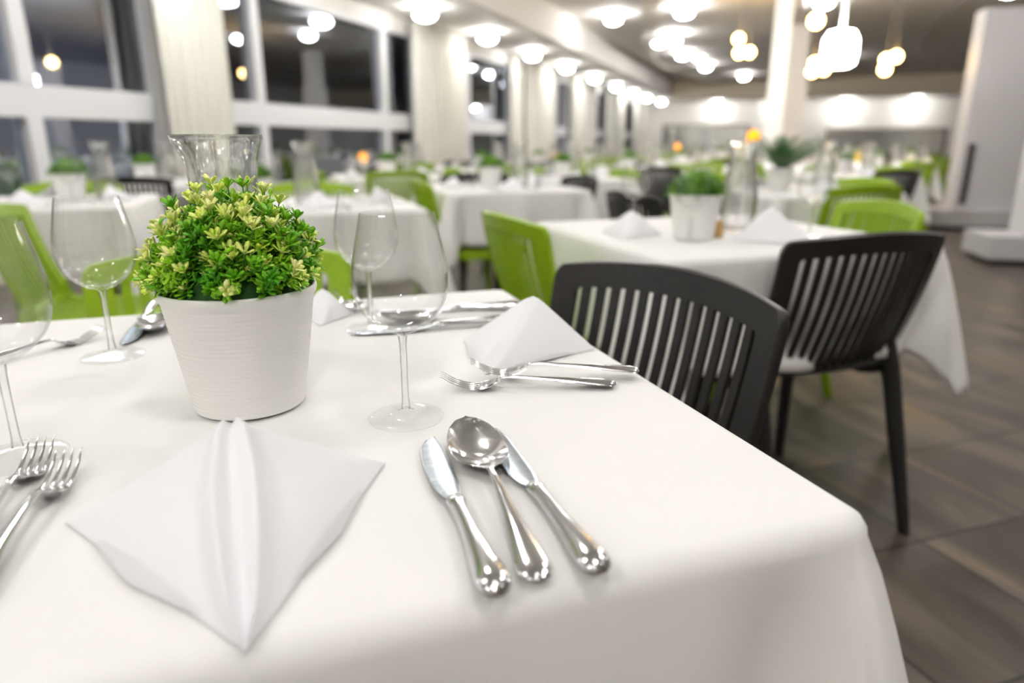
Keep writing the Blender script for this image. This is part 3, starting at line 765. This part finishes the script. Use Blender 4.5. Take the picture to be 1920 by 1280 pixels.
lay(FORK,(618,540),(662,605),LF,'fork with its tines toward the front, right of the boxwood pot')
lay(FORK,(650,538),(688,606),LF,'second fork by the far napkin, nearer the glasses')
# napkins
def napkin_at(A,ha,L_,R_,Fp,label,double,name='folded_napkin',under=True):
    A_=at(*A,TZ+ha); pts=[A_,at(*L_),at(*R_),at(*Fp)]; c=(pts[1]+pts[2]+pts[3])/3; c.z=TZ+.0006
    loc=[p-c for p in pts]
    for q in loc[1:]: q.z=.0015
    mb=napkin_mesh(*loc,double=double,under=under); o=mb.build('folded_napkin',M_napkin,loc=c); finish_cloth(o); tag(o,label,'napkin','folded napkins on the foreground table'); return o
napkin_at((432,789),.066,(122,985),(724,872),(462,1228),'big white folded napkin with a double ridge, front left',True)
napkin_at((1000,549),.070,(868,640),(1116,657),(910,703),'white folded napkin standing by the table edge before the dark chair',False)
napkin_at((604,536),.045,(560,590),(664,590),(600,612),'white folded napkin half hidden behind the boxwood pot',False,under=False)
# ------------------------------------------------------------------ other tables
GREEN,BLACK='green','black'
cloth_desc='white tablecloth on %s'
SIDES={'near':(0,-1),'far':(0,1),'left':(-1,0),'right':(1,0)}
def chair_at(col,x,y,ang,label,group=None):
    """x,y table frame, ang degrees: 0 faces +y (away)"""
    p=TW(x,y); return CH[col].put((p.x,p.y,0),TA+math.radians(ang),label,group)
FACE={'near':0,'far':180,'left':-90,'right':90}
def table_set(x,y,desc,chairs,full=True,pot=(0,0),car=(.12,.08),glasses=4,naps=4,seed=0,cutl=False):
    p=TW(x,y); rnd=random.Random(seed*7+1); rot=TA
    TABLE.put((p.x,p.y,0),rot,'pedestal table under %s'%(cloth_desc%desc))
    CLOTH.put((p.x,p.y,TZ),rot,cloth_desc%desc,'white tablecloths')
    if pot is not None:
        q=TW(x+pot[0],y+pot[1]); TURF.put((q.x,q.y,TZ+.0005),rnd.uniform(0,6),'white pot of green foliage on %s'%desc,'small potted plants on the tables')
    if car is not None:
        q=TW(x+car[0],y+car[1]); CARAFE.put((q.x,q.y,TZ+.0005),rnd.uniform(0,6),'glass water carafe on %s'%desc,'carafes on the tables')
    for sd in list(SIDES)[:glasses]:
        dx,dy=SIDES[sd]; q=TW(x+dx*.2-dy*.17,y+dy*.2+dx*.17); GLASS.put((q.x,q.y,TZ+.0003),0,'wine glass at the %s side of %s'%(sd,desc),'wine glasses on the farther tables')
    for sd in list(SIDES)[:naps]:
        dx,dy=SIDES[sd]; q=TW(x+dx*.295,y+dy*.295); NAP.put((q.x,q.y,TZ+.0012),TA+math.radians(FACE[sd]+rnd.uniform(-8,8)),'folded napkin at the %s side of %s'%(sd,desc),'folded napkins on the farther tables')
        if cutl:
            for kk,(PP,o_) in enumerate(((FORK,-.115),(KNIFE,.115))):
                e=Vector((dx,dy)); tx,ty=-dy,dx
                q=TW(x+dx*.385+tx*o_*1,y+dy*.385+ty*o_*1); PP.put((q.x,q.y,TZ+.0008),TA+math.radians(FACE[sd]),'%s at the %s side of %s'%('fork' if kk==0 else 'knife',sd,desc),'cutlery on the farther tables')
    for sd,col,*off in chairs:
        dx,dy=SIDES[sd]; g=(off[0] if off else .045)+rnd.uniform(0,.02)
        gx=HT+g-.165; r_=off[1] if len(off)>1 else rnd.uniform(-4,4)
        cx=x+dx*gx; cy_=y+dy*gx
        chair_at(col,cx,cy_,FACE[sd]+r_,'%s resin chair, %s side of %s'%({'green':'lime green','black':'charcoal'}[col],sd,desc),'%s resin chairs'%col)
# chairs of the front table
chair_at(BLACK,.336,.862,90+17,'charcoal resin chair with slatted back, tucked into the foreground table','charcoal resin chairs')
chair_at(GREEN,-.10,1.165,180,'lime green resin chair at the far side of the foreground table, behind the boxwood','lime green resin chairs')
# second table
table_set(1.255,1.76,'the second table by the standing charcoal chair',[],pot=(-.16,-.125),car=(.06,-.02),seed=2,glasses=4,naps=0,cutl=True)
chair_at(BLACK,1.312,1.475,-1,'charcoal slatted resin chair standing clear with its legs on the tiled floor','charcoal resin chairs')
chair_at(GREEN,.89,1.93,-86,'lime green resin chair seen side-on beside the second table','lime green resin chairs')
chair_at(GREEN,1.765,1.92,78,'bright lime green chair back just behind the standing charcoal chair','lime green resin chairs')
chair_at(BLACK,1.69,2.66,-90,'small charcoal chair back behind the white peaked napkin of the second table','charcoal resin chairs')
def nap_T(px,py,rot,label,s=1):
    p=at(px,py); o=NAP.put((p.x,p.y,TZ+.0012),rot,label); o.scale=(s,s,s)
nap_T(1180,442,TA-PI/2+.9,'peaked white napkin at the left of the second table',1.0)
nap_T(1455,452,TA+.3,'broad white napkin on the second table behind the standing charcoal chair',1.3)
p=at(1344,446); t=thing('seasoning_jar','small glass jar of golden seasoning between pot and carafe on the second table','jar',(p.x,p.y,TZ+.0005))
mb=MB(); mb.lathe([(.014,.003),(.016,.006),(.0155,.03),(.012,.048),(.003,.05)],20,cap0=True,cap1=True); mb.build('seasoning',M_amberjar,t)
mb=MB(); mb.lathe([(.016,0),(.0185,.004),(.018,.035),(.014,.052),(.012,.06),(.0112,.06),(.0130,.052),(.0168,.035),(.0172,.006),(.012,.0028)],24,cap0=True,cap1=True); mb.build('jar_glass',M_glass,t)
# row behind: third..., positions in table frame
table_set(.17,3.20,'the table behind the boxwood carafe',[('far',GREEN)],pot=(-.24,-.18),car=(-.03,-.14),seed=3,cutl=True)
table_set(1.31,4.06,'the table left of the dark chairs',[('right',BLACK),('far',BLACK)],pot=(-.05,.0),car=(.12,-.06),seed=4,cutl=True)
table_set(2.14,5.02,'the table right of the dark chairs',[('right',GREEN),('left',BLACK,.03),('far',GREEN)],seed=5)
table_set(-1.0,3.72,'the leftmost table by the first window',[('far',GREEN)],pot=(.12,.0),car=(.25,.08),seed=6,cutl=True)
chair_at(GREEN,-.62,2.72,-90,'lime green resin chair seen from the side at the left edge','lime green resin chairs')
chair_at(BLACK,-.10,2.92,-94,'charcoal chair back between the two left tables behind the boxwood','charcoal resin chairs')
chair_at(GREEN,1.03,3.86,-90,'lime green resin chair with visible seat left of the table by the dark chairs','lime green resin chairs')
def wt(s,n): return WT(WW(s,n))
more=[((4.3,.12),'the table holding the big fern',[('near',GREEN),('right',GREEN),('left',BLACK),('far',GREEN)],None),
 ((5.1,-2.95),'the table before the second window',[('near',GREEN),('right',GREEN),('left',GREEN),('far',BLACK)],1),
 ((6.9,-2.85),'the window table by the second curtain',[('near',GREEN),('right',BLACK),('far',BLACK)],1),
 ((8.7,-2.8),'the table before the third window',[('near',BLACK),('right',GREEN),('left',GREEN)],1),
 ((11.0,-2.7),'the window table past the amber globe',[('near',GREEN),('right',GREEN),('far',BLACK)],1),
 ((13.6,-2.6),'the window table near the narrow windows',[('near',GREEN),('right',BLACK)],1),
 ((17.0,-2.5),'the last window row table',[('near',GREEN),('right',BLACK)],1),
 ((7.4,-4.05),'the table close against the second window',[('near',GREEN),('right',BLACK)],1),
 ((3.7,-4.05),'the corner table at the first window',[('near',BLACK),('right',GREEN)],1),
 ((6.7,-1.25),'the middle table behind the dark chairs',[('near',BLACK),('right',GREEN),('left',GREEN)],1),
 ((8.7,-1.0),'the middle row table left of the white column',[('near',GREEN),('right',BLACK),('left',BLACK)],1),
 ((11.2,-1.0),'the middle table below the left mirror',[('near',GREEN),('right',GREEN)],1),
 ((14.5,-.9),'the farther table under the left mirror',[('near',GREEN),('right',BLACK)],1),
 ((6.7,.62),'the aisle table beside the pale partition',[('near',BLACK),('right',GREEN)],1),
 ((8.9,1.15),'the aisle table with the yellow bottle',[('near',GREEN),('right',GREEN),('left',BLACK)],1),
 ((8.3,.2),'the table behind the big fern',[('near',GREEN),('left',GREEN),('right',BLACK)],1),
 ((11.6,.9),'the far aisle table below the right mirror',[('near',BLACK),('right',GREEN)],1),
 ((12.6,2.1),'the aisle table at the partition end',[('near',GREEN),('left',BLACK)],1),
 ((15.3,1.5),'the most distant aisle table left',[('near',GREEN),('right',GREEN)],1),
 ((17.0,2.8),'the most distant aisle table right',[('near',GREEN),('left',BLACK)],1),
 ((20.5,-1.2),'the hindmost table under the left mirror',[('near',GREEN)],1),
 ((21.5,2.2),'the hindmost table under the right mirror',[('near',GREEN)],1)]
for i,((s,n),desc,chs,pt) in enumerate(more):
    x,y=wt(s,n); far=s>9
    table_set(x,y,desc,chs,pot=(.0,.0) if pt else None,glasses=4 if not far else 2,naps=4 if not far else 2,car=(.15,-.10),seed=10+i)
# fern on its table
x,y=wt(4.3,.12); q=TW(x-.08,y-.02)
t,hh=mk_pot(); t.location=(q.x,q.y,TZ+.0005); t['label']='white pot with a tall dark green arching fern, in front of the column'; t['category']='plant'
rnd=random.Random(11); G=MB(); mb=MB(); mb.lathe([(.069,hh-.012),(.03,hh+.0)],24,cap1=True); mb.build('soil',M_soil,t)
for i in range(95):
    ph=rnd.uniform(0,2*PI); out=rnd.uniform(.03,.21); up=rnd.uniform(.10,.20)
    prev=None; d=Vector((math.cos(ph),math.sin(ph),0)); side=Vector((-d.y,d.x,0))
    pts=[Vector((d.x*.02,d.y*.02,hh-.012))+d*(out*t_)+Vector((0,0,up*(1.7*t_-.75*t_*t_))) for t_ in [k/9 for k in range(10)]]
    G.tube(pts,[.0016]*9+[.0006],4,False)
    for k in range(2,10):
        for sg in (-1,1):
            leaf(G,pts[k],side*sg+d*.6+Vector((0,0,.1)),Vector((0,0,1)),.040*(1.15-k/12),.0085,.2)
G.build('fronds',M_fern,t,fix=False)
# amber candle lamps
def candle(px,py,d,label):
    p=atd(px,py,d); hgt=p.z-TZ
    t=thing('candle_lamp',label,'candle lamp',(p.x,p.y,TZ+.0008),0,'amber candle lamps')
    mb=MB(); mb.lathe([(.035,0),(.036,.004),(.006,.012),(.005,hgt-.045),(.02,hgt-.035),(.0,hgt-.034)],16,cap0=True); mb.build('stand',M_jug,t)
    mb=MB(); r=.036; mb.lathe([(max(.003,r*math.sin(PI*k/10)),hgt-r*math.cos(PI*k/10)) for k in range(11)],16,cap0=True,cap1=True); mb.build('globe',M_amber,t)
def on_table(s,n,dx,dy):
    x,y=wt(s,n); return TW(x+dx,y+dy)
def candle_on(px,py,s,n,dmax,label):
    # nearest point of the table top ray-wise: use table distance
    x,y=wt(s,n); q=TW(x,y); candle(px,py,math.hypot(q.x,q.y)+dmax,label)
candle_on(680,295,5.1,-2.95,.0,'amber globe standing in for a light reflected in the second window')  # globe put in place of a reflection in the window glass
candle_on(1044,293,8.7,-2.8,.15,'glowing amber globe lamp before the narrow far window')
candle_on(1270,275,8.7,-1.0,.0,'pale amber globe lamp below the left mirror')
candle_on(1413,256,4.3,.12,-.05,'bright amber globe lamp left above the fern')
x,y=wt(8.9,1.15); q=atd(1606,312,math.hypot(*WW(8.9,1.15)[:2])-.1)
t=thing('yellow_bottle','small yellow squeeze bottle on the aisle table by the right mirror','bottle',(q.x,q.y,TZ+.0008))
mb=MB(); mb.lathe([(.03,0),(.032,.01),(.032,.10),(.02,.13),(.012,.14)],20,cap0=True,cap1=True); mb.build('bottle_body',M_yellow,t)
mb=MB(); mb.lathe([(.012,.14),(.011,.16),(.003,.19)],16,cap1=True); mb.build('nozzle',M_yellow,t)
for o in list(bpy.data.objects):
    if o.get('label')=='x': print('UNLABELLED',o.name)
